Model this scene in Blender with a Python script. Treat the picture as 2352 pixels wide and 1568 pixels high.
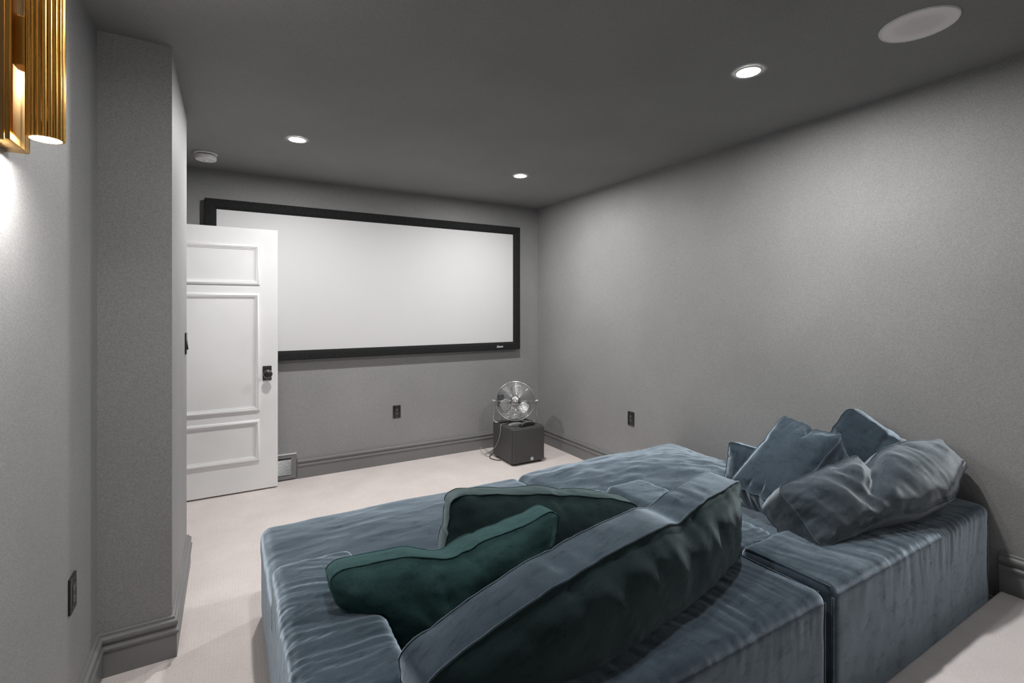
import bpy, bmesh, math, random
import numpy as np
from mathutils import Vector, Matrix, Euler
for o in list(bpy.data.objects): bpy.data.objects.remove(o)
scene = bpy.context.scene
COL = scene.collection
PI = math.pi
# ------------------------------------------------------------------ camera
cd = bpy.data.cameras.new('camera'); cam = bpy.data.objects.new('camera', cd); COL.objects.link(cam)
cam.location = (0, 0, 1.45); cam.rotation_euler = (PI/2, 0, -math.radians(30.1))
cd.sensor_width = 36; cd.lens = 1124/2352*36; cd.shift_y = -78/2352; cd.clip_start = .02
scene.camera = cam
# ------------------------------------------------------------------ world, exposure, light levels
w = bpy.data.worlds.new('world'); scene.world = w; w.use_nodes = True
w.node_tree.nodes['Background'].inputs[0].default_value = (.02, .02, .02, 1)
vs = scene.view_settings
vs.view_transform = 'Standard'; vs.look = 'None'; vs.gamma = 1; vs.use_curve_mapping = False
vs.exposure = 0.0
DOWNLIGHT = 1260.0      # radiance of the recessed ceiling lamps
FILL_BACK = 190.0
DOWNLIGHT_TOP = 620.0
FILL_DIM = 40.0
SCONCE = 700.0
WARM = (1.0, .985, .965)
CEIL = 2.536; XL = -.445; XR = 2.94; YB = 4.51; YF = -2.6; PLAT = .21; YP = .785
COLX0, COLX1, COLY0, COLY1 = XL, -.203, 2.475, 3.30   # boxed chase on the left wall

# ------------------------------------------------------------------ noise
def _h(ix, iy, iz, s):
    n = (ix*374761393 + iy*668265263 + iz*2147483647 + s*1274126177) & 0xFFFFFFFF
    n = ((n ^ (n >> 13))*1274126177) & 0xFFFFFFFF
    n = (n ^ (n >> 16)) & 0xFFFFFFFF
    return n.astype(np.float64)/2147483647.5 - 1
def vnoise(p, s=0):
    p = np.asarray(p, float); i = np.floor(p).astype(np.int64); f = p-i; u = f*f*f*(f*(f*6-15)+10)
    r = 0
    for a in (0, 1):
        for b in (0, 1):
            for c in (0, 1):
                wt = (u[:,0] if a else 1-u[:,0])*(u[:,1] if b else 1-u[:,1])*(u[:,2] if c else 1-u[:,2])
                r = r + wt*_h(i[:,0]+a, i[:,1]+b, i[:,2]+c, s)
    return r
def fbm(p, s=0, o=3):
    r = 0; a = 1; q = np.asarray(p, float)
    for k in range(o):
        r = r + a*vnoise(q, s+k*17); q = q*2.03+5.1; a *= .5
    return r/1.6
def ridge(p, s=0, o=2):
    r = 0; a = 1; q = np.asarray(p, float)
    for k in range(o):
        r = r + a*(1-2*np.abs(vnoise(q, s+k*31))**.8); q = q*1.9+3.3; a *= .45
    return r/1.4
def sst(a, b, x):
    t = np.clip((x-a)/(b-a), 0, 1); return t*t*(3-2*t)

# ------------------------------------------------------------------ materials
MATS = {}
def mat(name, col, rough=.6, metal=0, **k):
    m = bpy.data.materials.new(name); m.use_nodes = True; nt = m.node_tree
    b = nt.nodes['Principled BSDF']
    b.inputs['Base Color'].default_value = (*col, 1); b.inputs['Roughness'].default_value = rough
    b.inputs['Metallic'].default_value = metal
    if 'spec' in k: b.inputs['Specular IOR Level'].default_value = k['spec']
    if 'coat' in k: b.inputs['Coat Weight'].default_value = k['coat']
    MATS[name] = m
    return m, nt, b
def nodes_noise(nt, scale, detail=3, rough=.5, coord='Object', vscale=None):
    tc = nt.nodes.new('ShaderNodeTexCoord'); n = nt.nodes.new('ShaderNodeTexNoise')
    n.inputs['Scale'].default_value = scale; n.inputs['Detail'].default_value = detail; n.inputs['Roughness'].default_value = rough
    if vscale:
        mp = nt.nodes.new('ShaderNodeMapping'); mp.inputs['Scale'].default_value = vscale
        nt.links.new(tc.outputs[coord], mp.inputs[0]); nt.links.new(mp.outputs[0], n.inputs['Vector'])
    else: nt.links.new(tc.outputs[coord], n.inputs['Vector'])
    return n
def ramp(nt, src, stops):
    r = nt.nodes.new('ShaderNodeValToRGB'); e = r.color_ramp.elements
    while len(e) < len(stops): e.new(.5)
    for q, (p, c) in zip(e, stops): q.position = p; q.color = (*c, 1)
    nt.links.new(src, r.inputs[0]); return r
def bump(nt, b, src, strength, dist, prev=None):
    bp = nt.nodes.new('ShaderNodeBump'); bp.inputs['Strength'].default_value = strength; bp.inputs['Distance'].default_value = dist
    nt.links.new(src, bp.inputs['Height'])
    if prev: nt.links.new(prev.outputs[0], bp.inputs['Normal'])
    nt.links.new(bp.outputs[0], b.inputs['Normal']); return bp
def paint(name, g, rough=.62, speck=.22, tint=(1, 1, 1)):
    m, nt, b = mat(name, (g, g, g), rough)
    n = nodes_noise(nt, 260, 4, .75); n2 = nodes_noise(nt, 1.7, 3)
    lo, hi = g*(1-speck), g*(1+speck)
    r = ramp(nt, n.outputs[0], [(.3, tuple(lo*t for t in tint)), (.7, tuple(hi*t for t in tint))])
    r2 = ramp(nt, n2.outputs[0], [(.3, (.93,)*3), (.7, (1.06,)*3)])
    mx = nt.nodes.new('ShaderNodeMix'); mx.data_type = 'RGBA'; mx.blend_type = 'MULTIPLY'; mx.inputs['Factor'].default_value = 1
    nt.links.new(r.outputs[0], mx.inputs['A']); nt.links.new(r2.outputs[0], mx.inputs['B'])
    nt.links.new(mx.outputs['Result'], b.inputs['Base Color'])
    bump(nt, b, n.outputs[0], .25, .002)
    return m
paint('wall_paint', .275, speck=.32); paint('ceiling_paint', .24, .8); paint('trim_paint', .19, .42, .1)
paint('door_white', .80, .35, .015); mat('outlet_black', (.015, .015, .016), .3)
m, nt, b = mat('screen_white', (.64, .64, .65), .75)
m, nt, b = mat('felt_black', (.018, .019, .02), .95, spec=.1)
n = nodes_noise(nt, 220, 4, .8); r = ramp(nt, n.outputs[0], [(.35, (.008,)*3), (.75, (.04, .042, .043))]); nt.links.new(r.outputs[0], b.inputs['Base Color'])
def carpet(name, c):
    m, nt, b = mat(name, c, .95, spec=.1)
    b.inputs['Sheen Weight'].default_value = .15
    n = nodes_noise(nt, 3.2, 4, .6); n2 = nodes_noise(nt, 190, 3, .7)
    r = ramp(nt, n.outputs[0], [(.3, tuple(x*.92 for x in c)), (.7, tuple(min(1, x*1.05) for x in c))])
    # little pin-dot grid of the pile
    tc = nt.nodes.new('ShaderNodeTexCoord'); v = nt.nodes.new('ShaderNodeTexVoronoi'); v.inputs['Scale'].default_value = 70; v.inputs['Randomness'].default_value = .35
    nt.links.new(tc.outputs['Object'], v.inputs['Vector'])
    r3 = ramp(nt, v.outputs['Distance'], [(.0, (.86, .85, .84)), (.35, (1, 1, 1))])
    r2 = ramp(nt, n2.outputs[0], [(.25, (.86,)*3), (.75, (1.08,)*3)])
    a = nt.nodes.new('ShaderNodeMix'); a.data_type = 'RGBA'; a.blend_type = 'MULTIPLY'; a.inputs['Factor'].default_value = 1
    c2 = nt.nodes.new('ShaderNodeMix'); c2.data_type = 'RGBA'; c2.blend_type = 'MULTIPLY'; c2.inputs['Factor'].default_value = 1
    nt.links.new(r.outputs[0], a.inputs['A']); nt.links.new(r2.outputs[0], a.inputs['B'])
    nt.links.new(a.outputs['Result'], c2.inputs['A']); nt.links.new(r3.outputs[0], c2.inputs['B'])
    nt.links.new(c2.outputs['Result'], b.inputs['Base Color'])
    bp = bump(nt, b, v.outputs['Distance'], .35, .004); bump(nt, b, n2.outputs[0], .5, .004, bp)
carpet('carpet_cream', (.76, .69, .665)); carpet('carpet_pink', (.86, .80, .79))
def velvet(name, dark, light, sheen, scol, seed=0, wr=.6):
    """dark dyed base under a fuzzy pile: the pile (sheen lobe) gives the pale bloom at glancing angles"""
    m, nt, b = mat(name, dark, .8, spec=.08)
    tc = nt.nodes.new('ShaderNodeTexCoord'); mp = nt.nodes.new('ShaderNodeMapping')
    mp.inputs['Location'].default_value = (seed*3.1, seed*1.7, seed); mp.inputs['Scale'].default_value = (.9, 3.0, 1.6)
    nt.links.new(tc.outputs['Object'], mp.inputs[0])
    n = nt.nodes.new('ShaderNodeTexNoise'); n.inputs['Scale'].default_value = 15; n.inputs['Detail'].default_value = 9; n.inputs['Roughness'].default_value = .74
    n.inputs['Distortion'].default_value = .15; nt.links.new(mp.outputs[0], n.inputs['Vector'])
    r = ramp(nt, n.outputs[0], [(.31, dark), (.40, tuple(x*.4+y*.6 for x, y in zip(dark, light))), (.56, light)])
    n3 = nodes_noise(nt, 380, 3, .7); n4 = nodes_noise(nt, 30, 4, .6); n5 = nodes_noise(nt, 210, 5, .8)
    g = ramp(nt, n5.outputs[0], [(.30, (.62,)*3), (.50, (1.0,)*3), (.66, (1.22,)*3), (.74, (2.4,)*3)])
    mx = nt.nodes.new('ShaderNodeMix'); mx.data_type = 'RGBA'; mx.blend_type = 'MULTIPLY'; mx.inputs['Factor'].default_value = 1
    nt.links.new(r.outputs[0], mx.inputs['A']); nt.links.new(g.outputs[0], mx.inputs['B']); nt.links.new(mx.outputs['Result'], b.inputs['Base Color'])
    bp = bump(nt, b, n4.outputs[0], .22*wr, .010); bp2 = bump(nt, b, n3.outputs[0], .35, .0015, bp)
    sh = nt.nodes.new('ShaderNodeBsdfSheen'); sh.distribution = 'ASHIKHMIN'; sh.inputs['Roughness'].default_value = .40
    sr = ramp(nt, n.outputs[0], [(.31, tuple(.68*sheen*c for c in scol)), (.47, tuple(sheen*c for c in scol))])
    nt.links.new(sr.outputs[0], sh.inputs['Color']); nt.links.new(bp2.outputs[0], sh.inputs['Normal'])
    ad = nt.nodes.new('ShaderNodeAddShader'); nt.links.new(b.outputs[0], ad.inputs[0]); nt.links.new(sh.outputs[0], ad.inputs[1])
    nt.links.new(ad.outputs[0], nt.nodes['Material Output'].inputs['Surface'])
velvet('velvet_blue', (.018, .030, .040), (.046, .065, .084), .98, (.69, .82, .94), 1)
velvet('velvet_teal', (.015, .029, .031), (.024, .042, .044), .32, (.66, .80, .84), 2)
velvet('velvet_green', (.016, .040, .042), (.032, .070, .071), .13, (.35, .66, .64), 3)
velvet('velvet_slate', (.026, .037, .046), (.062, .078, .094), .66, (.76, .84, .90), 4)
m, nt, b = mat('brass', (.83, .47, .12), .28, 1); n = nodes_noise(nt, 60, 3, .5, vscale=(1, 1, .04)); r = ramp(nt, n.outputs[0], [(.3, (.2,)*3), (.7, (.4,)*3)]); nt.links.new(r.outputs[0], b.inputs['Roughness'])
mat('brass_dark', (.42, .24, .09), .4, 1); mat('chrome', (.72, .73, .74), .22, 1); mat('steel', (.38, .385, .39), .32, 1)
mat('blade_metal', (.62, .63, .64), .35, .8); mat('plastic_white', (.80, .80, .77), .35); mat('plastic_dark', (.03, .031, .032), .35)
mat('lip_grey', (.55, .55, .55), .5); mat('dark_bronze', (.05, .048, .045), .3, .6); mat('nickel', (.6, .58, .55), .3, 1); mat('print_white', (.75, .76, .77), .5)
mat('cable_grey', (.32, .32, .32), .5); mat('cable_black', (.03, .03, .03), .5); mat('remote_gloss', (.02, .022, .022), .12); mat('remote_grey', (.22, .225, .225), .3)
m, nt, b = mat('vinyl_black', (.055, .056, .057), .5); n = nodes_noise(nt, 160, 3, .7); r = ramp(nt, n.outputs[0], [(.3, (.04,)*3), (.7, (.075,)*3)]); nt.links.new(r.outputs[0], b.inputs['Base Color'])
m, nt, b = mat('speaker_grille', (.55, .52, .515), .6)
tc = nt.nodes.new('ShaderNodeTexCoord'); v = nt.nodes.new('ShaderNodeTexVoronoi'); v.inputs['Scale'].default_value = 330; v.inputs['Randomness'].default_value = .1
nt.links.new(tc.outputs['Object'], v.inputs['Vector']); r = ramp(nt, v.outputs['Distance'], [(.22, (.35, .33, .33)), (.34, (.92, .88, .87))]); nt.links.new(r.outputs[0], b.inputs['Base Color'])
def emis(name, col, s):
    m = bpy.data.materials.new(name); m.use_nodes = True; nt = m.node_tree; nt.nodes.remove(nt.nodes['Principled BSDF'])
    e = nt.nodes.new('ShaderNodeEmission'); e.inputs[0].default_value = (*col, 1); e.inputs[1].default_value = s
    nt.links.new(e.outputs[0], nt.nodes['Material Output'].inputs[0]); MATS[name] = m
emis('lamp_glow', WARM, DOWNLIGHT); emis('fill_glow_back', WARM, FILL_BACK); emis('fill_glow_dim', WARM, FILL_DIM); emis('lamp_glow_top', WARM, DOWNLIGHT_TOP); emis('sconce_glow', (1, .97, .93), SCONCE)

# ------------------------------------------------------------------ mesh helpers
def link(name, me, material=None, parent=None, smooth=False):
    o = bpy.data.objects.new(name, me); COL.objects.link(o)
    if material: me.materials.clear(); me.materials.append(MATS[material])
    if parent: o.parent = parent
    if smooth: me.shade_smooth()
    return o
def obj(name, bm, material, parent=None, smooth=False, auto=None):
    bmesh.ops.recalc_face_normals(bm, faces=bm.faces)
    me = bpy.data.meshes.new(name); bm.to_mesh(me); bm.free()
    if auto is not None:
        me.shade_smooth()
        try: me.set_sharp_from_angle(angle=math.radians(auto))
        except Exception: pass
    return link(name, me, material, parent, smooth)
def thing(name, label, cat, loc=(0, 0, 0), rot=(0, 0, 0), group=None):
    o = bpy.data.objects.new(name, None); COL.objects.link(o); o.location = loc; o.rotation_euler = rot
    o.empty_display_size = .05; tag(o, label, cat, group); return o
def tag(o, label, cat, group=None):
    o['label'] = label; o['category'] = cat
    if group: o['group'] = group
    return o
def struct(o, label=None):
    o['kind'] = 'structure'
    if label: o['label'] = label
    return o
def B(): return bmesh.new()
def box(bm, x0, x1, y0, y1, z0, z1, bev=0, seg=2):
    r = bmesh.ops.create_cube(bm, size=1); vs_ = r['verts']
    for v in vs_: v.co = Vector(((x0+x1)/2+v.co.x*(x1-x0), (y0+y1)/2+v.co.y*(y1-y0), (z0+z1)/2+v.co.z*(z1-z0)))
    if bev:
        es = list({e for v in vs_ for e in v.link_edges})
        bmesh.ops.bevel(bm, geom=es, offset=bev, segments=seg, affect='EDGES', profile=.5)
    return bm
def lathe(bm, prof, n=32, M=None, cap=True):
    M = M or Matrix.Identity(4); rings = []
    for r, z in prof:
        rings.append([bm.verts.new(M @ Vector((r*math.cos(2*PI*i/n), r*math.sin(2*PI*i/n), z))) for i in range(n)])
    for a, b_ in zip(rings, rings[1:]):
        for i in range(n): bm.faces.new((a[i], a[(i+1) % n], b_[(i+1) % n], b_[i]))
    if cap:
        bm.faces.new(rings[0]); bm.faces.new(rings[-1])
    return bm
def tube(bm, pts, r, n=6, closed=False):
    pts = [Vector(p) for p in pts]; N = len(pts); rings = []; up = None
    for i, p in enumerate(pts):
        a = pts[(i-1) % N] if (closed or i > 0) else p; c = pts[(i+1) % N] if (closed or i < N-1) else p
        t = (c-a).normalized()
        if up is None:
            up = t.orthogonal().normalized()
        up = (up - t*up.dot(t)); up = up.normalized() if up.length > 1e-6 else t.orthogonal().normalized()
        s = t.cross(up); rr = r[i] if hasattr(r, '__len__') else r
        rings.append([bm.verts.new(p+(up*math.cos(2*PI*k/n)+s*math.sin(2*PI*k/n))*rr) for k in range(n)])
    M = N if closed else N-1
    for i in range(M):
        a, c = rings[i], rings[(i+1) % N]; off = 0
        if closed and i == N-1:
            off = min(range(n), key=lambda q: (a[0].co-c[q].co).length)
        for k in range(n): bm.faces.new((a[k], a[(k+1) % n], c[(k+1+off) % n], c[(k+off) % n]))
    if not closed: bm.faces.new(rings[0]); bm.faces.new(rings[-1])
    return bm
def spline(P, k=8):
    P = [Vector(p) for p in P]; out = []
    for i in range(len(P)-1):
        p0 = P[max(i-1, 0)]; p1 = P[i]; p2 = P[i+1]; p3 = P[min(i+2, len(P)-1)]
        for j in range(k):
            t = j/k; out.append(.5*((2*p1)+(p2-p0)*t+(2*p0-5*p1+4*p2-p3)*t*t+(3*p1-p0-3*p2+p3)*t**3))
    out.append(P[-1]); return out
def sweep_plan(name, path, prof, material, z0=0):
    """profile (d, z) swept along a plan polyline; the room lies to the RIGHT of the path"""
    bm = B(); P = [Vector(p) for p in path]; n = len(P); rows = []
    for i, p in enumerate(P):
        ns = []
        if i > 0: t = (P[i]-P[i-1]).normalized(); ns.append(Vector((t.y, -t.x)))
        if i < n-1: t = (P[i+1]-P[i]).normalized(); ns.append(Vector((t.y, -t.x)))
        if len(ns) == 2:
            m_ = (ns[0]+ns[1]); m_ = m_/m_.length_squared*2
        else: m_ = ns[0]
        rows.append([bm.verts.new((p.x+m_.x*d, p.y+m_.y*d, z0+z)) for d, z in prof])
    for a, c in zip(rows, rows[1:]):
        for k in range(len(prof)-1): bm.faces.new((a[k], a[k+1], c[k+1], c[k]))
    bm.faces.new(rows[0]); bm.faces.new(rows[-1])
    return obj(name, bm, material, auto=40)

# ------------------------------------------------------------------ setting
T = .12
struct(obj('floor', box(B(), XL-1.6, XR+T, YF-T, YB+T, -.1, 0), 'carpet_cream'), 'cream cut pile carpet with a fine dotted texture')
o = obj('floor.001', box(B(), XL, XR, YF, YP, 0.0005, PLAT, .012, 3), 'carpet_pink'); struct(o, 'raised carpeted platform behind the sofa')
struct(obj('ceiling', box(B(), XL-T, XR+T, YF-T, YB+T, CEIL, CEIL+.1), 'ceiling_paint'), 'dark grey flat ceiling')
struct(obj('wall_back', box(B(), XL-1.6, XR+T, YB, YB+T, 0, CEIL), 'wall_paint'), 'dark grey wall behind the projection screen')
struct(obj('wall_right', box(B(), XR, XR+T, YF-T, YB, 0, CEIL), 'wall_paint'), 'long dark grey wall on the right')
struct(obj('wall_front', box(B(), XL-T, XR, YF-T, YF, 0, CEIL), 'wall_paint'), 'dark grey wall behind the viewer')
DY0, DY1, DH = 3.52, 4.37, 2.10
bm = B(); box(bm, XL-T, XL, YF, DY0, 0, CEIL); box(bm, XL-T, XL, DY1+.03, YB, 0, CEIL); box(bm, XL-T, XL, DY0, DY1+.03, DH, CEIL)
struct(obj('wall_left', bm, 'wall_paint'), 'dark grey wall with the brass sconce')
struct(obj('wall_left.001', box(B(), COLX0-.001, COLX1, COLY0, COLY1, 0, CEIL), 'wall_paint'), 'boxed-out dark grey pilaster on the left wall')
# hall beyond the doorway
bm = B(); box(bm, XL-1.6, XL-1.5, 2.6, YB, 0, CEIL); box(bm, XL-1.5, XL-T, 2.6, 2.7, 0, CEIL); box(bm, XL-1.6, XL-T, 2.6, YB, CEIL, CEIL+.1)
struct(obj('wall_hall', bm, 'door_white'), 'pale hall wall beyond the doorway')
PROF = [(0, 0), (.018, 0), (.018, .098), (.023, .101), (.026, .107), (.025, .114), (.019, .119), (.013, .121), (.012, .127), (.017, .131), (.022, .139), (.0215, .148), (.017, .156), (.011, .159), (.0105, .166), (.006, .170), (0, .171)]
struct(sweep_plan('baseboard_back', [(.505, YB), (XR, YB)], PROF, 'trim_paint'))
struct(sweep_plan('baseboard_right', [(XR, YB), (XR, YP+.0)], PROF, 'trim_paint'))
struct(sweep_plan('baseboard_right.001', [(XR, YP), (XR, YF)], PROF, 'trim_paint', PLAT))
struct(sweep_plan('baseboard_left', [(XL, YP), (XL, COLY0), (COLX1, COLY0), (COLX1, COLY1), (XL, COLY1), (XL, DY0-.075)], PROF, 'trim_paint'))
struct(sweep_plan('baseboard_left.001', [(XL, YF), (XL, YP)], PROF, 'trim_paint', PLAT))
struct(sweep_plan('baseboard_front', [(XR, YF), (XL, YF)], PROF, 'trim_paint', PLAT))
# door casing round the doorway
bm = B(); box(bm, XL, XL+.018, DY0-.07, DY0, 0, DH+.07, .003); box(bm, XL, XL+.018, DY1+.03, DY1+.10, 0, DH+.07, .003); box(bm, XL, XL+.018, DY0-.07, DY1+.10, DH, DH+.07, .003)
box(bm, XL-T, XL, DY0, DY0+.015, 0, DH); box(bm, XL-T, XL, DY0, DY1+.03, DH-.015, DH)
struct(obj('trim_1', bm, 'trim_paint'), 'grey casing round the doorway')

# ------------------------------------------------------------------ open panelled door
dx0, dx1, dyf, dz0, dz1 = -.435, .345, 4.36, .012, 2.072
door = struct(obj('door_1', box(B(), dx0, dx1, dyf, dyf+.042, dz0, dz1, .002, 1), 'door_white', auto=30), 'white panelled door standing open in front of the screen')
MP = [(0, 0), (.004, .006), (.004, .010), (.010, .016), (.018, .018), (.024, .013), (.030, .012), (.034, .006), (.040, .005), (.042, 0)]
def moulding(x0, x1, z0, z1):
    bm = B(); rows = []
    for sx, sz in ((0, 0), (1, 0), (1, 1), (0, 1)):
        row = []
        for d, h in MP:
            row.append(bm.verts.new((x0+d if sx == 0 else x1-d, dyf-h, z0+d if sz == 0 else z1-d)))
        rows.append(row)
    for i in range(4):
        a, c = rows[i], rows[(i+1) % 4]
        for k in range(len(MP)-1): bm.faces.new((a[k], a[k+1], c[k+1], c[k]))
    o = obj('panel_moulding', bm, 'door_white', door, auto=35); return o
for z0, z1 in ((1.625, 1.945), (.632, 1.563), (.238, .566)): moulding(dx0+.03, dx1-.128, z0, z1)
kp = obj('knob_plate', box(B(), .236, .300, dyf-.008, dyf, .872, .985, .003), 'dark_bronze', door, auto=30); kp['label'] = 'rectangular dark metal knob plate'
bm = B(); lathe(bm, [(.013, 0), (.012, .03), (.020, .036), (.030, .046), (.031, .056), (.026, .064), (.014, .068), (.004, .069)], 32, Matrix.Translation((.270, dyf-.008, .925)) @ Matrix.Rotation(PI/2, 4, 'X'))
k = obj('door_knob', bm, 'dark_bronze', door, smooth=True); k['label'] = 'round dark door knob'
bm = B(); tube(bm, [(.270+.0312*math.cos(a*PI/16), dyf-.060, .925+.0312*math.sin(a*PI/16)) for a in range(32)], .0022, 6, True)
obj('knob_ring', bm, 'nickel', door, smooth=True)
obj('latch', box(B(), dx1-.0005, dx1+.008, dyf+.012, dyf+.03, .905, .935, .002), 'nickel', door)

# ------------------------------------------------------------------ projection screen
sx0, sx1, sz0, sz1 = -.158, 2.675, 1.012, 2.296; fy = YB-.07; FWD = .08
scr = thing('projection_screen', 'wide white projection screen in a black felt frame on the far wall', 'projection screen', ((sx0+sx1)/2, YB, (sz0+sz1)/2))
ox, oy, oz = scr.location
surf = obj('screen_surface', box(B(), sx0+.05-ox, sx1-.05-ox, fy+.02-oy, fy+.025-oy, sz0+.05-oz, sz1-.05-oz), 'screen_white', scr)
FP = [(0, .068), (0, .004), (.004, 0), (.052, 0), (.060, .004), (.078, .019), (.080, .030)]
cs = [(sx0, sz0), (sx1, sz0), (sx1, sz1), (sx0, sz1)]; sg = [(1, 1), (-1, 1), (-1, -1), (1, -1)]
for i in range(4):
    bm = B(); rows = []
    for j in (i, (i+1) % 4):
        rows.append([bm.verts.new((cs[j][0]+sg[j][0]*d-ox, fy+h-oy, cs[j][1]+sg[j][1]*d-oz)) for d, h in FP])
    a, c = rows
    for k in range(len(FP)-1): bm.faces.new((a[k], a[k+1], c[k+1], c[k]))
    bm.faces.new((a[0], a[-1], c[-1], c[0])); bm.faces.new(a); bm.faces.new(c)
    obj('frame_bar', bm, 'felt_black', scr, auto=30)
def text(name, s, size, M, material, parent, depth=.0006, shear=0):
    cu = bpy.data.curves.new(name, 'FONT'); cu.body = s; cu.size = size; cu.extrude = depth; cu.align_x = 'CENTER'; cu.align_y = 'CENTER'; cu.shear = shear; cu.offset = size*.02
    t = bpy.data.objects.new(name, cu); COL.objects.link(t); dg = bpy.context.evaluated_depsgraph_get()
    me = bpy.data.meshes.new_from_object(t.evaluated_get(dg)); bpy.data.objects.remove(t)
    me.transform(M); me.materials.clear()
    return link(name, me, material, parent)
text('logo_lettering', 'Gener', .030, Matrix.Translation((2.428-ox, fy-.001-oy, sz0+.034-oz)) @ Matrix.Rotation(PI/2, 4, 'X'), 'print_white', scr, shear=.3)

# ------------------------------------------------------------------ wall plates
def plate(name, label, cat, loc, rotz, kind='outlet', group=None):
    t = thing(name, label, cat, loc, (0, 0, rotz), group)
    obj('cover_plate', box(B(), -.036, .036, -.007, 0, -.058, .058, .002), 'outlet_black', t, auto=30)
    if kind == 'outlet':
        obj('socket_insert', box(B(), -.0168, .0168, -.0085, -.006, -.034, .034, .001), 'plastic_dark', t)
        bm = B()
        for s in (-.018, .017):
            for x in (-.006, .006): box(bm, x-.0013, x+.0013, -.0092, -.008, s-.001, s+.009)
            lathe(bm, [(.0026, 0), (.0026, .0007)], 10, Matrix.Translation((0, -.0085, s-.008)) @ Matrix.Rotation(PI/2, 4, 'X'))
        obj('socket_slots', bm, 'cable_grey', t)
    elif kind == 'switch':
        bm = B(); box(bm, -.0165, .0165, -.006, .004, -.034, .034, .001)
        for v in bm.verts:
            v.co.y -= .009*(.5-v.co.z/.068) if v.co.y < 0 else 0
        obj('rocker', bm, 'plastic_dark', t)
    for s in (-.0485, .0485): obj('screw', lathe(B(), [(.003, 0), (.003, .001), (.001, .0015)], 10, Matrix.Translation((0, -.007, s)) @ Matrix.Rotation(PI/2, 4, 'X')), 'steel', t)
    return t
plate('wall_outlet', 'black wall outlet low on the far wall below the screen', 'outlet', (1.365, YB, .475), 0, group='black wall outlets')
plate('wall_outlet', 'black wall outlet partly hidden behind the fan', 'outlet', (2.475, YB, .475), 0, group='black wall outlets')
plate('wall_outlet', 'black wall outlet on the right wall above the sofa', 'outlet', (XR, 3.066, .514), PI/2*3+PI, group='black wall outlets')
plate('wall_outlet', 'tall black wall outlet low on the left wall beside the pilaster', 'outlet', (XL, 2.108, .516), PI/2, group='black wall outlets')
bpy.data.objects['wall_outlet.002'].rotation_euler = (0, 0, -PI/2)
plate('light_switch', 'black rocker light switch on the side of the pilaster', 'light switch', (COLX1, 3.20, 1.255), PI/2, 'switch')

# ------------------------------------------------------------------ floor vent register
vt = thing('wall_vent', 'grey louvred vent at floor level beside the door', 'vent', (.33, YB, 0))
vx0, vx1, vz0, vz1 = -.17, .165, .012, .215
bm = B(); box(bm, vx0, vx1, -.022, 0, vz0, vz0+.028, .002); box(bm, vx0, vx1, -.022, 0, vz1-.028, vz1, .002); box(bm, vx1-.038, vx1, -.0215, 0, vz0+.027, vz1-.027, .001); box(bm, vx0, vx0+.038, -.0215, 0, vz0+.027, vz1-.027, .001)
obj('vent_frame', bm, 'trim_paint', vt)
obj('vent_backing', box(B(), vx0+.03, vx1-.03, -.004, 0, vz0+.02, vz1-.02), 'plastic_dark', vt)
obj('vent_lip', box(B(), vx0, vx1+.004, -.026, 0, vz1, vz1+.008, .002), 'lip_grey', vt)
nsl = 18; sl = None
for i in range(nsl):
    z = vz0+.034+(vz1-vz0-.066)*i/(nsl-1)
    if sl is None:
        bm = B(); box(bm, vx0+.037, vx1-.037, -.018, -.006, -.0008, .0008); bmesh.ops.rotate(bm, verts=bm.verts, cent=(0, -.012, 0), matrix=Matrix.Rotation(math.radians(-38), 3, 'X'))
        sl = obj('slat', bm, 'steel', vt); sl.location.z = z
    else:
        s = sl.copy(); COL.objects.link(s); s.parent = vt; s.location.z = z

# ------------------------------------------------------------------ ceiling fittings
def downlight(x, y, label, glow='lamp_glow'):
    t = thing('ceiling_light', label, 'ceiling light', (x, y, CEIL), group='recessed ceiling lights')
    obj('trim_ring', lathe(B(), [(.045, -.001), (.047, -.004), (.058, -.004), (.061, -.0005)], 40, cap=False), 'plastic_white', t, smooth=True)
    obj('lens', lathe(B(), [(.046, -.0028), (.002, -.003)], 40), glow, t)
    return t
downlight(.386, 3.435, 'small round recessed ceiling light nearest the smoke detector')
downlight(2.086, 3.46, 'small round recessed ceiling light near the far right corner')
downlight(2.073, 1.405, 'large looking recessed ceiling light closest to the white ceiling speaker')
downlight(.386, 1.405, 'recessed ceiling light above the top edge of the picture', 'lamp_glow_top')
downlight(2.30, -.15, 'unseen ceiling light placed to brighten the platform near the right wall', 'fill_glow_back')  # unseen fill lamp, set off the grid to light the platform, not the sofa backs
downlight(.386, -.63, 'unseen dim ceiling light added over the platform near the left wall', 'fill_glow_dim')  # unseen lamp added behind the viewer as weak fill
t = thing('ceiling_speaker', 'round off-white perforated speaker grille set in the dark ceiling', 'ceiling speaker', (2.292, .843, CEIL))
obj('rim', lathe(B(), [(.1165, -.004), (.117, -.006), (.121, -.006), (.1235, -.001), (.1235, 0)], 72, cap=False), 'plastic_white', t, smooth=True)
obj('grille', lathe(B(), [(.117, -.0045), (.06, -.0055), (.002, -.006)], 72), 'speaker_grille', t)
t = thing('smoke_detector', 'white round smoke detector on the ceiling near the pilaster', 'smoke detector', (-.137, 4.065, CEIL)); t.scale = (.82, .82, .9)
obj('mounting_base', lathe(B(), [(.088, 0), (.089, -.006), (.084, -.013), (.07, -.014)], 48), 'plastic_white', t, auto=40)
obj('neck', lathe(B(), [(.071, -.012), (.071, -.022)], 48), 'plastic_dark', t, auto=40)
obj('body', lathe(B(), [(.078, -.019), (.080, -.021), (.080, -.046), (.076, -.053), (.03, -.056), (.002, -.056)], 48), 'plastic_white', t, auto=40)
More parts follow.
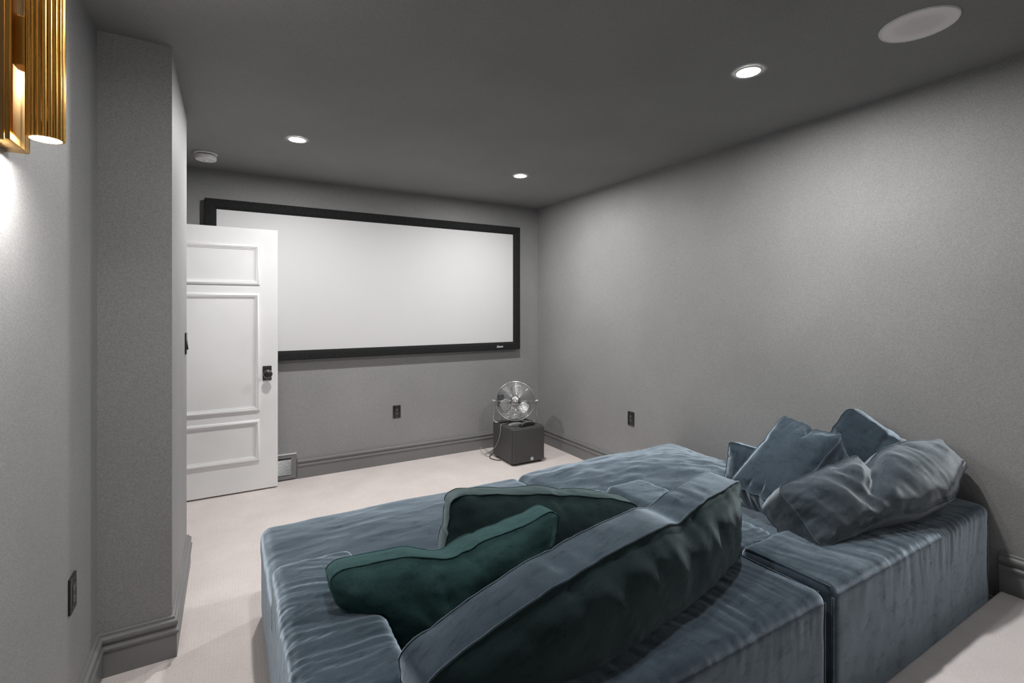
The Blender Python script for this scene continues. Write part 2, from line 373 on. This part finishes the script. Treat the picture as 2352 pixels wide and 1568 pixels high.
obj('test_button', lathe(B(), [(.023, -.056), (.023, -.058), (.018, -.0585), (.018, -.057), (.016, -.057), (.014, -.063), (.002, -.065)], 32), 'plastic_white', t, auto=30)

# ------------------------------------------------------------------ brass sconce
t = thing('wall_sconce', 'brass fluted tube wall sconce glowing on the left wall', 'wall sconce', (XL, 1.512, 2.04))
obj('back_plate', box(B(), 0, .040, -.062, .062, -.229, .24, .003), 'brass', t, auto=30)
obj('plate_rim', box(B(), 0, .032, -.068, -.0625, -.232, .24, .002), 'brass_dark', t, auto=30)
obj('bracket', box(B(), .038, .056, -.022, .022, -.05, .06, .002), 'brass', t)
cxs, cys, rs = .087, -.022, .034
def fluted(bm, z0, z1, n=20, inner=.028):
    rr = []; per = 8; N = n*per
    for z in (z0, z0+.002, z1-.002, z1):
        row = []
        for i in range(N):
            a = 2*PI*i/N; ph = (i % per)/per
            r_ = rs-.0045+.0045*abs(math.sin(PI*ph))**.6 - (.001 if z in (z0, z1) else 0)
            row.append(bm.verts.new((cxs+r_*math.cos(a), cys+r_*math.sin(a), z)))
        rr.append(row)
    for a, c in zip(rr, rr[1:]):
        for i in range(N): bm.faces.new((a[i], a[(i+1) % N], c[(i+1) % N], c[i]))
    for z, row in ((z0, rr[0]), (z1, rr[-1])):
        inn = [bm.verts.new((cxs+inner*math.cos(2*PI*i/N), cys+inner*math.sin(2*PI*i/N), z)) for i in range(N)]
        for i in range(N): bm.faces.new((row[i], row[(i+1) % N], inn[(i+1) % N], inn[i]))
        dp = [bm.verts.new((v.co.x, v.co.y, z+(.03 if z == z0 else -.03))) for v in inn]
        for i in range(N): bm.faces.new((inn[i], inn[(i+1) % N], dp[(i+1) % N], dp[i]))
    return bm
obj('fluted_shade', fluted(B(), -.210, .222), 'brass', t, auto=50)
obj('lower_lamp', lathe(B(), [(.027, -.203), (.002, -.2035)], 32, Matrix.Translation((cxs, cys, 0))), 'sconce_glow', t)
obj('upper_lamp', lathe(B(), [(.027, .215), (.002, .2155)], 32, Matrix.Translation((cxs, cys, 0))), 'sconce_glow', t)

# ------------------------------------------------------------------ subwoofer, fan, remotes, cords
sub = thing('subwoofer', 'black box subwoofer on the carpet in the far corner', 'subwoofer', (2.41, 4.035, 0))
obj('cabinet', box(B(), -.175, .175, -.170, .195, .018, .340, .012, 4), 'vinyl_black', sub, auto=35)
obj('front_grille', box(B(), -.170, .170, -.195, -.172, .020, .334, .010, 4), 'felt_black', sub, auto=35).active_material = MATS['vinyl_black']
for x in (-.14, .14):
    for y in (-.14, .15): obj('foot', lathe(B(), [(.02, 0), (.022, .02)], 16, Matrix.Translation((x, y, 0))), 'plastic_dark', sub)
em = obj('emblem', lathe(B(), [(.0165, -.001), (.0165, .0015), (.0145, .002)], 32, Matrix.Translation((.030, -.195, .048)) @ Matrix.Rotation(PI/2, 4, 'X')), 'steel', sub, auto=30)
bm = B()
for a in (90, 210, 330):
    d = Vector((math.cos(math.radians(a)), 0, math.sin(math.radians(a))))
    tube(bm, [Vector((.030, -.1975, .048)), Vector((.030, -.1975, .048))+d*.013], .0022, 6)
tube(bm, [(.030+.0155*math.cos(a*PI/12), -.1975, .048+.0155*math.sin(a*PI/12)) for a in range(24)], .0012, 5, True)
obj('emblem_mark', bm, 'print_white', em)
cp = [(-.06, .19, .06), (-.12, .24, .03), (-.20, .20, .006), (-.235, .13, .0055), (-.215, .06, .0055), (-.19, .03, .0055), (-.178, .02, .0055)]
obj('power_cord', tube(B(), spline(cp), .004, 6), 'cable_black', sub, smooth=True)

fan = thing('drum_fan', 'round chrome desk fan with wire grille standing on the subwoofer', 'fan', (2.385, 4.05, .341), (0, 0, -math.radians(30.4)))
HZ = .212; FR = .182; TILT = math.radians(-9)
FM = Matrix.Translation((0, 0, HZ)) @ Matrix.Rotation(TILT, 4, 'X')
def ring(bm, r, y, w_, n=64, k=5): tube(bm, [FM @ Vector((r*math.cos(2*PI*i/n), y, r*math.sin(2*PI*i/n))) for i in range(n)], w_, k, True)
bm = B(); ring(bm, FR, -.03, .0065, 64, 8); obj('guard_rim', bm, 'chrome', fan, smooth=True)
bm = B(); lathe(bm, [(FR-.004, .035), (FR, .03), (FR, -.055), (FR-.004, -.06)], 64, FM @ Matrix.Rotation(PI/2, 4, 'X'), cap=False)
sh = obj('drum_shell', bm, 'steel', fan, smooth=True)
for nm, sgn in (('front_grille', -1), ('rear_grille', 1)):
    bm = B()
    for i in range(17):
        r_ = .042+(FR-.012-.042)*i/16; ring(bm, r_, sgn*(.035+.030*(1-(r_/FR)**3)), .0013, 48, 4)
    for k in range(8):
        a = 2*PI*k/8
        tube(bm, [FM @ Vector((q*math.cos(a), sgn*(.037+.030*(1-(q/FR)**3)), q*math.sin(a))) for q in np.linspace(.036, FR-.002, 9)], .0022, 5)
    obj(nm, bm, 'chrome', fan, smooth=True)
hb = obj('hub_cap', lathe(B(), [(.040, 0), (.041, .006), (.036, .010), (.002, .0115)], 32, FM @ Matrix.Translation((0, -.064, 0)) @ Matrix.Rotation(PI/2, 4, 'X')), 'steel', fan, auto=40)
bm = B(); pts = [(-.018, -.006), (-.012, .006), (-.006, .010), (-.002, -.008)]
tube(bm, [FM @ Vector((x, -.0768, z)) for x, z in pts], .0028, 5)
tube(bm, [FM @ Vector((.010+.009*math.cos(a*PI/7), -.0768, .001+.010*math.sin(a*PI/7))) for a in range(14)], .0028, 5, True)
obj('hub_mark', bm, 'print_white', hb)
obj('motor', lathe(B(), [(.03, -.045), (.045, -.03), (.050, .0), (.048, .05), (.03, .07)], 32, FM @ Matrix.Rotation(-PI/2, 4, 'X')), 'plastic_dark', fan, auto=40)
for k in range(3):
    a0 = math.radians(90+120*k-12); bm = B(); g = []
    for i in range(9):
        q = .030+.125*i/8; row = []
        wd = (.32+.30*math.sin(PI*min(1, (i+1)/8.5)))*(1 if i < 8 else .7)
        for j in range(6):
            s_ = j/5-.5; a = a0+s_*wd*2+.12*(i/8); yy = -.012+s_*.050*(1-.35*i/8)+.008*math.cos(PI*s_)
            row.append(bm.verts.new(FM @ Vector((q*math.cos(a), yy, q*math.sin(a)))))
        g.append(row)
    for r1, r2 in zip(g, g[1:]):
        for j in range(5): bm.faces.new((r1[j], r1[j+1], r2[j+1], r2[j]))
    bl = obj('blade', bm, 'blade_metal', fan, smooth=True); md = bl.modifiers.new('s', 'SOLIDIFY'); md.thickness = .002
sw = FR+.020
sp = [(-sw, 0, HZ), (-sw-.002, 0, HZ-.06), (-sw-.008, 0, .06), (-sw+.003, 0, .018), (-sw+.045, .008, .0075), (-.06, .075, .0075), (0, .085, .0075), (.06, .075, .0075), (sw-.045, .008, .0075), (sw-.003, 0, .018), (sw+.008, 0, .06), (sw+.002, 0, HZ-.06), (sw, 0, HZ)]
sc_ = .985
obj('stand', tube(B(), spline([(x*sc_, y-.0, z) for x, y, z in sp], 6), .0068, 8), 'chrome', fan, smooth=True)
for s_ in (-1, 1):
    obj('pivot_knob', lathe(B(), [(.006, 0), (.006, .018), (.014, .020), (.014, .034), (.010, .037)], 20, Matrix.Translation((s_*(FR+.001), 0, HZ)) @ Matrix.Rotation(s_*PI/2, 4, 'Y')), 'steel', fan, auto=40)
IM = (Matrix.Translation((2.385, 4.05, .341)) @ Matrix.Rotation(-math.radians(30.4), 4, 'Z')).inverted()
cw = [(2.37, 4.09, .40), (2.31, 4.07, .348), (2.25, 4.06, .346), (2.226, 4.05, .335), (2.222, 4.055, .26), (2.216, 4.10, .16), (2.205, 4.17, .085), (2.185, 4.235, .045), (2.165, 4.26, .02), (2.185, 4.225, .0045), (2.225, 4.25, .0045), (2.26, 4.33, .0045), (2.22, 4.38, .03), (2.17, 4.36, .06), (2.16, 4.33, .03), (2.19, 4.30, .0045), (2.30, 4.37, .006), (2.40, 4.44, .03), (2.46, 4.495, .30), (2.475, 4.500, .455)]
obj('power_cord', tube(B(), spline([IM @ Vector(c) for c in cw], 6), .0032, 6), 'cable_grey', fan, smooth=True)

def remote(label, loc, rz, L, W, Hh, m1, sag):
    t = thing('remote_control', label, 'remote control', loc, (0, 0, rz), 'remotes in front of the fan')
    bm = B(); box(bm, -L/2, L/2, -W/2, W/2, 0, Hh)
    bmesh.ops.subdivide_edges(bm, edges=[e for e in bm.edges if abs(e.verts[0].co.x-e.verts[1].co.x) > L*.5], cuts=10)
    for v in bm.verts:
        u = v.co.x/(L/2); v.co.y *= 1-.22*(1-abs(u))+(.0 if abs(u) < .95 else -.25); v.co.z = v.co.z*(1-.35*u*u)+sag*(1-u*u)*(v.co.z/Hh)
    o = obj('body', bm, m1, t); md = o.modifiers.new('b', 'BEVEL'); md.width = .004; md.segments = 3; o.data.shade_smooth()
    bm = B()
    for i in range(6):
        for j in (-1, 0, 1):
            x = -L*.36+L*.12*i; z = Hh*(1-.35*(x/(L/2))**2)+sag*(1-(x/(L/2))**2)
            box(bm, x-.005, x+.005, j*W*.25-.003, j*W*.25+.003, z-.002, z+.0018, .0008, 1)
    obj('buttons', bm, 'cable_grey', t)
remote('dark grey remote control lying left on the subwoofer top', (2.335, 3.955, .341), math.radians(-12), .15, .045, .022, 'remote_grey', .006)
remote('glossy black remote control lying right on the subwoofer top', (2.425, 3.905, .341), math.radians(8), .17, .048, .028, 'remote_gloss', .010)

# ------------------------------------------------------------------ upholstery
def grid_box(size, res):
    """closed cube surface as quads, merged; returns verts (N,3) in [-s/2, s/2], faces"""
    s = np.array(size, float)/2; n = [max(2, int(round(2*s[i]/res))) for i in range(3)]
    ax = [np.linspace(-s[i], s[i], n[i]+1) for i in range(3)]
    key = {}; V = []; Fs = []
    def vid(i, j, k):
        q = (i, j, k)
        if q not in key: key[q] = len(V); V.append((ax[0][i], ax[1][j], ax[2][k]))
        return key[q]
    for k, fl in ((0, 1), (n[2], 0)):
        for i in range(n[0]):
            for j in range(n[1]):
                f = [vid(i, j, k), vid(i+1, j, k), vid(i+1, j+1, k), vid(i, j+1, k)]; Fs.append(f[::-1] if fl else f)
    for j, fl in ((0, 0), (n[1], 1)):
        for i in range(n[0]):
            for k in range(n[2]):
                f = [vid(i, j, k), vid(i+1, j, k), vid(i+1, j, k+1), vid(i, j, k+1)]; Fs.append(f[::-1] if fl else f)
    for i, fl in ((0, 1), (n[0], 0)):
        for j in range(n[1]):
            for k in range(n[2]):
                f = [vid(i, j, k), vid(i, j+1, k), vid(i, j+1, k+1), vid(i, j, k+1)]; Fs.append(f[::-1] if fl else f)
    return np.array(V), Fs
def upholstered(name, x0, x1, y0, y1, z0, z1, rad, material, parent, disp, res=.016, crown=0.0, bulge=.006):
    res = min(res, .0125) if res < .019 else res
    ctr = np.array([(x0+x1)/2, (y0+y1)/2, (z0+z1)/2]); S = np.array([x1-x0, y1-y0, z1-z0])
    V, Fs = grid_box(S, res); h = S/2
    rv = np.minimum(rad, h*.9)
    inner = np.clip(V, -(h-rv), (h-rv)); d = V-inner; L = np.linalg.norm(d, axis=1, keepdims=True); L[L == 0] = 1
    N = d/L; P = inner+N*rad if np.all(rv == rad) else inner+N*rv
    P = P.copy(); u = P/h
    P[:,2] += crown*(1-u[:,0]**2)*(1-u[:,1]**2)*(u[:,2] > 0)
    P += N*(bulge*(1-np.abs(u[:,0])**3)*(1-np.abs(u[:,1])**3)*(1-np.abs(u[:,2])**2))[:,None]*(1-N[:,2:3]**2)
    W = P+ctr
    if disp is not None: W = W+N*disp(W, N)[:,None]
    W[:,2] = np.maximum(W[:,2], z0+.0005)
    me = bpy.data.meshes.new(name); me.from_pydata(W.tolist(), [], Fs); me.update(); me.shade_smooth()
    return link(name, me, material, parent)
def folds_y(seed, amp=.009, freq=52, soft=.004):      # folds run in X, repeat along Y (armrests)
    def f(W, N):
        x, y, z = W.T
        sk = y+.18*x+.03*vnoise(np.c_[x*5, y*3, z*3], seed)
        up = sst(-.2, .6, N[:,2])
        near = .35+.65*sst(1.9, 1.5, y)
        return amp*up*near*(.45+.55*sst(-.4, .4, vnoise(np.c_[x*3, y*2.2, z*2], seed+5)))*(.6*ridge(np.c_[x*3.2, sk*freq, z*3], seed)+.5*ridge(np.c_[x*4.5, sk*freq*2.1, z*3], seed+1, 1)) + soft*fbm(np.c_[x*7, y*7, z*5], seed+9) \
            + amp*.6*(1-up)*ridge(np.c_[x*6, sk*freq*.7, z*2.5], seed+2)*sst(.1, .5, z)
    return f
def folds_x(seed, amp=.006, freq=38, soft=.005):      # folds run in Y, repeat along X (backrests)
    def f(W, N):
        x, y, z = W.T
        sk = x+.25*y+.03*vnoise(np.c_[x*4, y*5, z*3], seed)
        up = sst(-.2, .6, N[:,2]); drop = sst(.36, .57, z)*(.25+.75*sst(-.5, .4, vnoise(np.c_[x*9, y*3, z*0], seed+6)))
        return amp*(.35+.65*sst(-.3, .5, vnoise(np.c_[x*2.2, y*3, z*2], seed+5)))*(up*.8+(1-up)*drop)*ridge(np.c_[sk*freq, y*3, z*2.2], seed) + soft*fbm(np.c_[x*7, y*7, z*5], seed+9)
    return f
def soft_top(seed, amp=.008, pull=None):
    def f(W, N):
        x, y, z = W.T
        up = sst(-.1, .7, N[:,2])
        d = amp*up*fbm(np.c_[x*4+y*1.5, y*7, z*3], seed, 3) + .4*amp*up*ridge(np.c_[x*3+y, y*13+1.5*vnoise(np.c_[x*4, y*4, z], seed), z*3], seed+3)
        d += .4*amp*(1-up)*fbm(np.c_[x*10, y*10, z*2.5], seed+6)
        if pull is not None:                            # creases raying out of a corner
            px, py = pull; r_ = np.hypot(x-px, y-py); a = np.arctan2(y-py, x-px)
            d += up*.010*np.exp(-r_/.45)*ridge(np.c_[a*9, r_*1.2, z*0], seed+8)
        return d
    return f
def seam(name, pts, material, parent, r=.0035):
    return obj(name, tube(B(), pts, r, 6, False), material, parent, smooth=True)
AY0, AY1 = .812, 1.885; BZ = .575
def armchair(label, x0, x1, seed, aw, back_mat, bd=.33):
    t = thing('sofa_section', label, 'sofa', ((x0+x1)/2, (AY0+AY1)/2, 0), group='deep sofa sections')
    ox, oy = t.location.x, t.location.y
    def up(name, a, b_, c, d, e, f, rad, m, dp, **k):
        o = upholstered(name, a, b_, c, d, e, f, rad, m, t, dp, **k); o.location = (-ox, -oy, 0); return o
    up('backrest', x0, x1, AY0, AY0+bd, .012, BZ, .035, back_mat, folds_x(seed, .0062, 38), crown=.006, res=.0095)
    up('armrest', x0, x0+aw, AY0+bd-.01, AY1, .012, BZ-.015, .035, 'velvet_blue', folds_y(seed+1), crown=.006, res=.0085)
    up('armrest', x1-aw, x1, AY0+bd-.01, AY1, .012, BZ-.015, .035, 'velvet_blue', folds_y(seed+2), crown=.006, res=.0085)
    up('seat_base', x0+aw-.01, x1-aw+.01, AY0+bd-.01, AY1-.01, .012, .29, .02, 'velvet_blue', None, res=.04)
    up('seat_cushion', x0+aw+.004, x1-aw-.004, AY0+bd+.01, AY1+.005, .27, .445, .045, 'velvet_blue', soft_top(seed+3, .007), crown=.015)
    def zt(x, y): return BZ+.002
    for xs in (x0+.016, x1-.016):
        s = seam('piping', [Vector((xs-ox, y-oy, BZ-.004)) for y in np.linspace(AY0+.02, AY0+bd-.02, 12)], back_mat, t)
    for xs, sg_ in ((x0+.008, 1), (x1-.008, -1)):
        seam('piping', [Vector((xs-ox, AY0+.006-oy, z)) for z in np.linspace(.03, BZ-.03, 10)], back_mat, t)
    return t
MLX0, MLX1, MRX0, MRX1 = .128, 1.590, 1.622, 2.912
armchair('left deep velvet sofa section with its back to the viewer', MLX0, MLX1, 11, .27, 'velvet_blue')
armchair('right deep velvet sofa section against the right wall', MRX0, MRX1, 31, .25, 'velvet_blue')
bpy.data.objects['sofa_section']['label'] = 'left dark blue velvet sofa section holding the long bolster cushion'
bpy.data.objects['sofa_section.001']['label'] = 'right dark blue velvet sofa section against the grey wall'
def ottoman(label, x0, x1, y0, y1, z1, seed, crown, pull=None, amp=.008, rad=.05):
    t = thing('ottoman', label, 'ottoman', ((x0+x1)/2, (y0+y1)/2, 0), group='sofa ottomans')
    ox, oy = t.location.x, t.location.y
    o = upholstered('body', x0, x1, y0, y1, .012, .30, .03, 'velvet_blue', t, soft_top(seed, .006), res=.02); o.location = (-ox, -oy, 0)
    o = upholstered('top_cushion', x0-.004, x1+.004, y0, y1+.004, .26, z1, rad, 'velvet_blue', t, soft_top(seed+4, amp, pull), crown=crown, res=.013); o.location = (-ox, -oy, 0)
    return t
ottoman('left flat velvet ottoman in front of the left sofa section', MLX0+.005, MLX1-.06, 1.90, 2.60, .415, 50, .022, amp=.006)
ottoman('right rumpled velvet ottoman by the grey wall, in front of the right sofa section', MLX1-.045, MRX1, 1.90, 2.62, .420, 61, .062, pull=(2.88, 1.93), amp=.013, rad=.05)

# ------------------------------------------------------------------ box-edged pillows (inflated with a cloth solve)
def sim_pillow(W, Hh, Tk, res, pressure, seed, frames=26, shrink=-.04):
    bm = B(); V, Fs = grid_box((W, Tk, Hh), res)
    rc = .05; hx, hz = W/2-rc, Hh/2-rc; dx = V[:,0]-np.clip(V[:,0], -hx, hx); dz = V[:,2]-np.clip(V[:,2], -hz, hz)
    k_ = np.maximum(np.abs(dx), np.abs(dz))/np.maximum(np.hypot(dx, dz), 1e-9); V = V+np.c_[dx*(k_-1), 0*dx, dz*(k_-1)]
    V = V + np.c_[fbm(V*9, seed), fbm(V*9+7, seed+1), fbm(V*9+13, seed+2)]*.004
    # pre-inflate a little
    u = V/np.array([W/2, Tk/2, Hh/2])
    me = bpy.data.meshes.new('sim'); me.from_pydata(V.tolist(), [], Fs); me.update()
    o = bpy.data.objects.new('sim', me); COL.objects.link(o)
    c = o.modifiers.new('c', 'CLOTH'); st = c.settings
    st.quality = 5; st.mass = .3; st.use_pressure = True; st.uniform_pressure_force = pressure
    st.tension_stiffness = 18; st.compression_stiffness = 18; st.shear_stiffness = 8; st.bending_stiffness = .15
    st.tension_damping = 8; st.compression_damping = 8; st.shear_damping = 8; st.bending_damping = .5; st.air_damping = 3
    st.shrink_min = shrink; st.effector_weights.gravity = 0
    c.collision_settings.use_collision = False
    c.point_cache.frame_start = 1; c.point_cache.frame_end = frames
    for f in range(1, frames+1): scene.frame_set(f)
    dg = bpy.context.evaluated_depsgraph_get(); ev = o.evaluated_get(dg)
    R = np.empty(len(V)*3); ev.data.vertices.foreach_get('co', R); R = R.reshape(-1, 3)
    bpy.data.objects.remove(o); scene.frame_set(1)
    rest = V
    # rest-box face membership by original grid position
    V0, _ = grid_box((W, Tk, Hh), res)
    return R-R.mean(0), V0, Fs, V
PROTO = {}
def proto(key, *a):
    PROTO[key] = sim_pillow(*a)
proto('long', 1.25, .52, .13, .0185, 7.0, 3)
proto('square', .74, .50, .13, .0165, 7.0, 8)

SOLIDS = [(MLX0, MLX1, AY0, AY0+.33, BZ), (MLX0, MLX0+.27, AY0+.32, AY1, BZ-.012), (MLX1-.27, MLX1, AY0+.32, AY1, BZ-.012), (MLX0, MLX1, AY0, AY1, .452),
          (MRX0, MRX1, AY0, AY0+.33, BZ), (MRX0, MRX0+.25, AY0+.32, AY1, BZ-.012), (MRX1-.25, MRX1, AY0+.32, AY1, BZ-.012), (MRX0, MRX1, AY0, AY1, .452), (MLX0, MRX1, 1.88, 2.6, .43)]
def settle(Wp, grow=.006, xmin=None):
    """press the soft cushion against sofa tops and the wall"""
    if xmin is not None:
        low = Wp[:,2] < .60; Wp[low,0] = np.maximum(Wp[low,0], xmin)
    for x0, x1, y0, y1, z1 in SOLIDS:
        z1 = z1+grow
        ins = (Wp[:,0] > x0) & (Wp[:,0] < x1) & (Wp[:,1] > y0) & (Wp[:,1] < y1+.0) & (Wp[:,2] < z1)
        up = z1-Wp[:,2]; fr = y1+grow-Wp[:,1]
        side = ins & (fr < up) & (z1 > .5) & (y1 < 1.2)
        Wp[side,1] = y1+grow
        t = ins & ~side
        Wp[t,2] = z1 - .004*np.exp(-up[t]/.1)
    Wp[:,0] = np.minimum(Wp[:,0], XR-.008)
    return Wp
def axes(zdir, xdir):
    z = Vector(zdir).normalized(); x = Vector(xdir); x = (x-z*x.dot(z)).normalized(); y = z.cross(x)
    return Matrix((x, y, z)).transposed()
def pillow(label, key, size, loc, rot, m_front, m_gus, seed, deform=None, group='loose sofa cushions', wr=.005, name='sofa_cushion', infl=.5, xmin=None):
    R, V0, Fs, V0r = PROTO[key]
    W0, T0, H0 = (V0.max(0)-V0.min(0)); U = V0/(np.array([W0, T0, H0])/2)                    # U in [-1,1]: x width, y thickness, z height
    P = R.copy(); gz = (np.maximum(np.abs(U[:,0]), np.abs(U[:,2])) > .999); P[gz] = V0r[gz]*.6+R[gz]*.4; P[:,1] = U[:,1]*size[2]/2+(R[:,1]-V0[:,1])*infl; P[:,0] *= size[0]/W0; P[:,2] *= size[1]/H0
    Ua = np.abs(U); rim = np.maximum(Ua[:,0]**4, Ua[:,2]**4)
    face = Ua[:,1] > .999; gus = np.maximum(Ua[:,0], Ua[:,2]) > .999
    # puckers start at the seams and run inwards over the faces
    ex = (1-Ua[:,0])*size[0]/2; ez = (1-Ua[:,2])*size[1]/2; edge = np.minimum(ex, ez)
    fx = ridge(np.c_[P[:,2]*32, P[:,0]*5, P[:,0]*0+seed], seed)*np.exp(-ex/.09); fz = ridge(np.c_[P[:,0]*32, P[:,2]*5, P[:,0]*0+seed*1.3], seed+3)*np.exp(-ez/.10)
    P[:,1] += np.sign(U[:,1])*face*wr*(fx+fz)*sst(0, .02, edge)
    big = ridge(np.c_[P[:,0]*2.2+P[:,2]*3.0, P[:,2]*2.2-P[:,0]*1.1, P[:,1]*2+seed], seed+8, 3)*.6+1.0*ridge(np.c_[P[:,0]*15+P[:,2]*8, P[:,2]*4, P[:,1]*2+seed], seed+9, 2)*sst(-.1, .5, vnoise(np.c_[P[:,0]*3, P[:,2]*4, P[:,1]*0+seed], seed+12))
    P[:,1] += np.sign(U[:,1])*face*wr*1.7*np.clip(big, -.2, 1)*sst(0, .06, edge)
    ax_ = Ua[:,0] > .999; al = np.where(ax_, P[:,2], P[:,0])
    msk = .35+.65*sst(-.2, .5, vnoise(np.c_[al*3.5, al*0, al*0+seed], seed+2))
    rg = ridge(np.c_[al*34, P[:,1]*12, al*0+seed*.37], seed+4)*msk
    P[:,0] += np.where(gus & ax_, np.sign(U[:,0])*wr*1.5*rg*(1-.6*Ua[:,1]), 0); P[:,2] += np.where(gus & ~ax_, np.sign(U[:,2])*wr*1.5*rg*(1-.6*Ua[:,1]), 0)
    P += wr*1.6*np.c_[fbm(P*5, seed+20), fbm(P*5+9, seed+21), fbm(P*5+17, seed+22)]
    if deform is not None: P = deform(P, U)
    M3 = np.array(rot if isinstance(rot, Matrix) else Euler([math.radians(a) for a in rot]).to_matrix()); L = np.array(loc)
    Wp = settle(P @ M3.T + L, xmin=xmin); P = (Wp-L) @ M3
    t = thing(name, label, 'cushion', loc, (0, 0, 0), group); t.rotation_euler = Matrix(M3.tolist()).to_euler()
    sets = {'front_panel': [], 'back_panel': [], 'side_band': []}
    for f in Fs:
        uy = U[f,1]
        sets['front_panel' if np.all(uy < -1+1e-4) else 'back_panel' if np.all(uy > 1-1e-4) else 'side_band'].append(f)
    for nm, fs in sets.items():
        ids = sorted({i for f in fs for i in f}); mp = {i: k for k, i in enumerate(ids)}
        me = bpy.data.meshes.new(nm); me.from_pydata(P[ids].tolist(), [], [[mp[i] for i in f] for f in fs]); me.update(); me.shade_smooth()
        o = link(nm, me, m_gus if nm == 'side_band' else m_front, t)
        s = o.modifiers.new('s', 'SUBSURF'); s.levels = 1; s.render_levels = 1
    for sgn in (-1, 1):
        ids = [i for i in range(len(U)) if abs(U[i,1]-sgn) < 1e-4 and max(Ua[i,0], Ua[i,2]) > 1-1e-4]
        ids.sort(key=lambda i: math.atan2(U[i,2], U[i,0]))
        obj('piping', tube(B(), [Vector(P[i]) for i in ids], .0026, 6, True), m_gus, t, smooth=True)
    return t
def bend_long(P, U):
    u = P[:,0]/.62
    P[:,2] += .03*(1-u**2) - .16*np.clip(-u-.35, 0, 1)**1.5
    P[:,2] *= 1-.25*sst(.75, 1.05, u)*(U[:,2] < 0)-.10*np.abs(u)**3
    P[:,2] *= 1-.5*sst(-.45, -1.05, u)*(U[:,2] < 0)
    d = np.exp(-((u-.30)/.09)**2); P[:,2] -= .022*d*sst(0, 1, U[:,2]); P[:,1] += .006*d
    P[:,1] += .06*u**2-.02
    return P
pillow('long dark velvet cushion nearest the viewer, its edge band on top coloured paler as lit', 'long', (1.27, .37, .11), (.975, 1.065, .630), (5, -3.5, 7), 'velvet_teal', 'velvet_blue', 5, bend_long, infl=.48, wr=.005, xmin=.41)  # one fabric: light on the band and shade on the face are painted in
def bend_mid(P, U):
    u = P[:,0]/.37; P[:,2] += -.035*np.exp(-((u+.12)/.20)**2)*sst(-.2, 1, U[:,2])+.03*np.clip(u, 0, 1)**2; P[:,1] += .03*u*u+.007*ridge(np.c_[u*9+P[:,2]*6, P[:,2]*3, u*0], 77)*np.exp(-((u+.1)/.35)**2); P[:,0] *= 1-.40*sst(.7, -1, U[:,2])
    return P
pillow('small dark green velvet cushion leaning between the long cushion and the left armrest', 'square', (.78, .31, .10), (.645, 1.46, .535), (-8, 0, -3), 'velvet_green', 'velvet_green', 21, bend_mid, infl=.40, wr=.0075)
def bend_back(P, U):
    u = P[:,0]/.37; P[:,2] -= .03*u*u; P[:,1] += .02*u*u
    return P
pillow('grey green velvet cushion leaning behind the dark green one', 'square', (.80, .36, .13), (1.09, 1.63, .535), (-8, 8, -15), 'velvet_teal', 'velvet_teal', 27, bend_back, infl=.32, wr=.0075)
def slump(P, U):
    u = P[:,0]/.5; up = sst(-.3, .8, U[:,2])
    P[:,2] += .06*np.clip(u, 0, 1.1)**2-.05*np.clip(-u-.3, 0, 1)*up
    dd = np.exp(-((u+.30-.3*U[:,2])/.10)**2)*sst(-.6, .2, U[:,2]); P[:,1] += .055*dd*(U[:,1] < .5); P[:,2] -= .03*dd*up
    P[:,1] -= .05*(1-u*u); P[:,2] *= 1-.45*sst(.35, 1.0, u); P[:,2] += .03*sst(.4, 1, u)
    return P
pillow('big grey blue cushion slumped on top of the right section against the wall', 'long', (1.03, .28, .14), (2.40, 1.03, .650), (-48, -4, -11), 'velvet_slate', 'velvet_slate', 33, slump, wr=.007, infl=.42)
pillow('dark blue cushion tilted to the right behind the big slumped one', 'square', (.30, .50, .15), (2.37, 1.39, .655), axes((.79, -.08, .60), (.05, -1, -.05)), 'velvet_blue', 'velvet_blue', 41, infl=.35)
pillow('dark blue cushion standing upright against the wall, highest of the pile', 'square', (.38, .44, .12), (2.78, 1.25, .65), axes((.22, -.45, .86), (.0, -.86, -.5)), 'velvet_blue', 'velvet_blue', 45, infl=.3)
pillow('blue cushion mostly hidden at the left end of the pile by the wall', 'square', (.34, .22, .11), (2.53, 1.64, .56), axes((.2, 0, .98), (.15, -1, 0)), 'velvet_blue', 'velvet_blue', 49, infl=.3)
